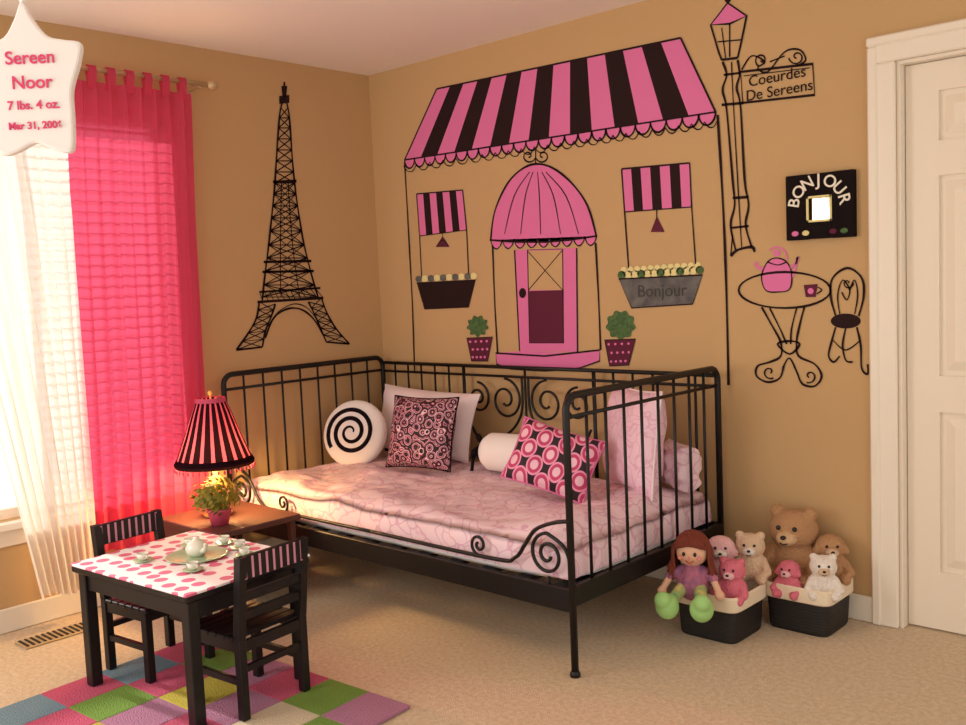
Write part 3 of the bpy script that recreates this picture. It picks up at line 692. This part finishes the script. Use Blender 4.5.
GRN=mat('doll_shoe_green',(158,204,122),.8);EYE=mat('toy_eye',(18,12,12),.2);LIPS=mat('doll_lips',(190,60,70),.7);CHK=mat('doll_cheek',(226,140,130),.8);STK=mat('doll_tights',(214,196,120),.85,c2=(120,170,110),vscale=30)
dx,dy=2.24,-.53
D=empty('rag_doll',(dx,dy,.2))
F=Vector((.35,-.94,0)).normalized();S_=Vector((F.y*-1,F.x,0))
def dp(s,f,z): return Vector((dx,dy,0))+S_*s+F*f+Vector((0,0,z))
plush('dress',[('e',dp(0,0,.235),(.048,.04,.05)),('c',dp(0,0,.205),dp(0,.0,.26),.060,.034),('c',dp(.035,.0,.26),dp(.078,.02,.235),.018,.018),('c',dp(-.035,0,.26),dp(-.078,.02,.235),.018,.018)],DRS,D,.004)
plush('head_and_hands',[('e',dp(0,.0,.33),(.060,.057,.057)),('c',dp(0,0,.26),dp(0,0,.29),.018,.018),('c',dp(.076,.02,.235),dp(.10,.045,.195),.014,.012),('c',dp(-.076,.02,.235),dp(-.10,.045,.195),.014,.012),('e',dp(.103,.048,.186),.018),('e',dp(-.103,.048,.186),.018)],SK,D,.004)
plush('legs',[('c',dp(.03,.02,.20),dp(.045,.11,.18),.024,.022),('c',dp(-.03,.02,.20),dp(-.05,.11,.18),.024,.022)],STK,D,.004)
plush('shoes',[('e',dp(.055,.145,.165),(.042,.042,.046)),('c',dp(.055,.13,.15),dp(.062,.17,.195),.033,.03),('e',dp(-.065,.145,.165),(.042,.042,.046)),('c',dp(-.065,.13,.15),dp(-.075,.17,.195),.033,.03)],GRN,D,.004)
b=B()
hc=dp(0,0,.33)
b.ell(hc-F*.014+Vector((0,0,.012)),(.064,.062,.060),HAIR)
for k in range(80):
    a=random.uniform(-2.15,2.15)+math.pi;dirv=(S_*math.sin(a)+F*math.cos(a));top=hc+Vector((0,0,.062))-F*.005+S_*random.uniform(-.01,.01)
    m1=hc+dirv*.062+Vector((0,0,.02));m2=hc+dirv*.070+Vector((0,0,-.03));m3=hc+dirv*random.uniform(.066,.09)+Vector((0,0,-random.uniform(.06,.105)))
    b.tube(cat([top,m1,m2,m3],4),.0055,HAIR,5)
for k in range(16):
    t=-1+2*k/15;top=hc+Vector((0,0,.064));b.tube(cat([top,hc+S_*t*.034+F*.042+Vector((0,0,.048)),hc+S_*t*.054+F*(.058-.020*abs(t))+Vector((0,0,.030-.014*abs(t)))],4),.0055,HAIR,5)
b.fin('hair',parent=D)
b=B()
for q in(-1,1):
    b.ell(hc+F*.055+S_*q*.020+Vector((0,0,.0)),(.006,.006,.008),EYE);b.ell(hc+F*.048+S_*q*.034+Vector((0,0,-.016)),(.009,.009,.008),CHK)
b.ell(hc+F*.060+Vector((0,0,-.012)),.005,CHK);b.tube(cat([hc+F*.053+S_*-.014+Vector((0,0,-.024)),hc+F*.055+Vector((0,0,-.032)),hc+F*.053+S_*.014+Vector((0,0,-.024))]),.0022,LIPS,6)
b.fin('face',parent=D)
FUR=mat('teddy_fur',(186,140,98),.95,bump=1,bscale=120);MUZ=mat('teddy_muzzle',(212,176,134),.95,bump=.8,bscale=120)
def toy(nm,x,y,z,s,fur,muz,F,ears='bear'):
    F=Vector(F).normalized();S_=Vector((-F.y,F.x,0));E=empty(nm,(x,y,z))
    def q(a,f,h): return Vector((x,y,z))+(S_*a+F*f+Vector((0,0,h)))*s
    parts=[('e',q(0,0,.9),(.66*s,.62*s,.56*s)),('e',q(0,0,0),(.62*s,.58*s,.7*s)),('c',q(.5,.1,.25),q(.75,.55,-.1),.24*s,.2*s),('c',q(-.5,.1,.25),q(-.75,.55,-.1),.24*s,.2*s),('c',q(.35,.2,-.45),q(.5,.75,-.35),.28*s,.26*s),('c',q(-.35,.2,-.45),q(-.5,.75,-.35),.28*s,.26*s)]
    if ears=='bear': parts+=[('e',q(.45,-.02,1.36),(.2*s,.2*s,.2*s)),('e',q(-.45,-.02,1.36),(.2*s,.2*s,.2*s))]
    else: parts+=[('c',q(.3,-.05,1.25),q(.62,.2,.75),.15*s,.17*s),('c',q(-.3,-.05,1.25),q(-.62,.2,.75),.15*s,.17*s)]
    plush('body',parts,fur,E,.0055)
    b=B();b.ell(q(0,.55,.78),(.28*s,.28*s,.2*s),muz)
    for a in(-.22,.22): b.ell(q(a,.56,1.05),.065*s,EYE)
    b.ell(q(0,.82,.86),(.08*s,.08*s,.06*s),EYE);b.tube([q(-.1,.78,.7),q(0,.82,.67),q(.1,.78,.7)],.02*s,EYE,5)
    b.fin('face',parent=E)
PNK=mat('plush_pink',(222,116,134),.95,bump=1,bscale=120);PNL=mat('plush_lightpink',(236,184,186),.95,bump=.8,bscale=120);WHP=mat('plush_white',(240,228,216),.95,bump=1,bscale=120)
CRM=mat('plush_cream',(222,190,158),.95,bump=1,bscale=120)
toy('teddy_bear',2.43,-.105,.215,.14,FUR,MUZ,(.1,-1,0))
toy('lop_eared_bunny',2.245,-.33,.215,.085,PNL,WHP,(.5,-1,0),'lop')
toy('pink_teddy_bear',2.35,-.44,.185,.075,PNK,PNL,(.2,-1,0))
toy('white_teddy_bear',2.585,-.20,.18,.075,WHP,CRM,(.5,-1,0))
toy('pink_plush_puppy',2.47,-.235,.165,.065,PNK,PNL,(.1,-1,0),'lop')
toy('cream_teddy_bear',2.335,-.27,.225,.085,CRM,WHP,(.4,-1,0))
toy('brown_plush_puppy',2.565,-.09,.215,.085,FUR,CRM,(.6,-1,0),'lop')

# ---------- hanging star
q0=Vector((1.546,-2.462,1.871));s=2.4/CF
SM=Matrix(((math.cos(CA),0,math.sin(CA),q0.x),(math.sin(CA),0,-math.cos(CA),q0.y),(0,1,0,q0.z),(0,0,0,1)))
STAR=mat('star_white',(244,238,234),.6);TXT=mat('star_text',(224,60,110),.6)
tips=[(30,4),(38,20),(52,38),(70,43),(85,47),(82,66),(73,92),(72,120),(70,148),(64,154),(50,150),(33,143),(16,150),(2,154),(-6,148),(-6,120),(-9,92),(-20,66),(-24,47),(-8,43),(10,38),(22,20)]
ol=cat([((u-33)*s,(85-v)*s,0) for u,v in tips],4,True);N=len(ol)
b=B();vs=[];off=[(.95,.013),(.99,.010),(1,.0),(.99,-.010),(.95,-.013)]
for k,z in off: vs+=[(p.x*k,p.y*k,z) for p in ol]
fs=[(i*N+j,i*N+(j+1)%N,(i+1)*N+(j+1)%N,(i+1)*N+j) for i in range(4) for j in range(N)]+[list(range(N)),[4*N+j for j in range(N)][::-1]]
b.add(vs,fs,STAR,False)
top=(-3*s,81*s)
b.tube([(top[0],top[1]-.01,0),(top[0],HC-q0.z,0)],.0015,WHITE,5);b.ell((top[0],top[1]+.01,0),.012,STAR)
so=b.fin('hanging_star_sign',world=False);so.matrix_world=SM;bpy.context.view_layer.update()
for st,v,sz in(('Sereen',60,17),('Noor',84,17),('7 lbs. 4 oz.',106,11.5),('Mar 31, 2006',126,9.5)):
    text('lettering',st,sz*s*1.05,TXT,SM@Matrix.Translation((s*2,(85-v)*s,.0155)),so,.0008,bold=.0006)

# ---------- lights, world, camera
w=bpy.data.worlds.new('World');bpy.context.scene.world=w;w.use_nodes=True
w.node_tree.nodes['Background'].inputs[0].default_value=(1.0,.955,.90,1);w.node_tree.nodes['Background'].inputs[1].default_value=1.2
def light(nm,t,loc,dirv,e,col,**k):
    l=bpy.data.lights.new(nm,t);l.energy=e;l.color=col
    for a,c in k.items(): setattr(l,a,c)
    o=bpy.data.objects.new(nm,l);o.location=loc;o.rotation_euler=Vector(dirv).to_track_quat('-Z','Y').to_euler();bpy.context.scene.collection.objects.link(o)
light('sun','SUN',(-3,-2,4),(1,.12,-.45),3.4,(1,.95,.88),angle=.05)
light('added_side_light','AREA',(.3,-3.9,1.4),(1,1.1,-.02),46,(1,.95,.87),size=1.4)  # added area light, out of view by the solid left wall, for soft shadows
cam=bpy.data.cameras.new('camera');cob=bpy.data.objects.new('camera',cam);bpy.context.scene.collection.objects.link(cob)
cam.sensor_width=36;cam.lens=CF/966*36
cob.matrix_world=Matrix(((RT.x,UP.x,-fw.x,CX),(RT.y,UP.y,-fw.y,CY),(RT.z,UP.z,-fw.z,CH),(0,0,0,1)))
bpy.context.scene.camera=cob
bpy.context.scene.view_settings.view_transform='Standard'
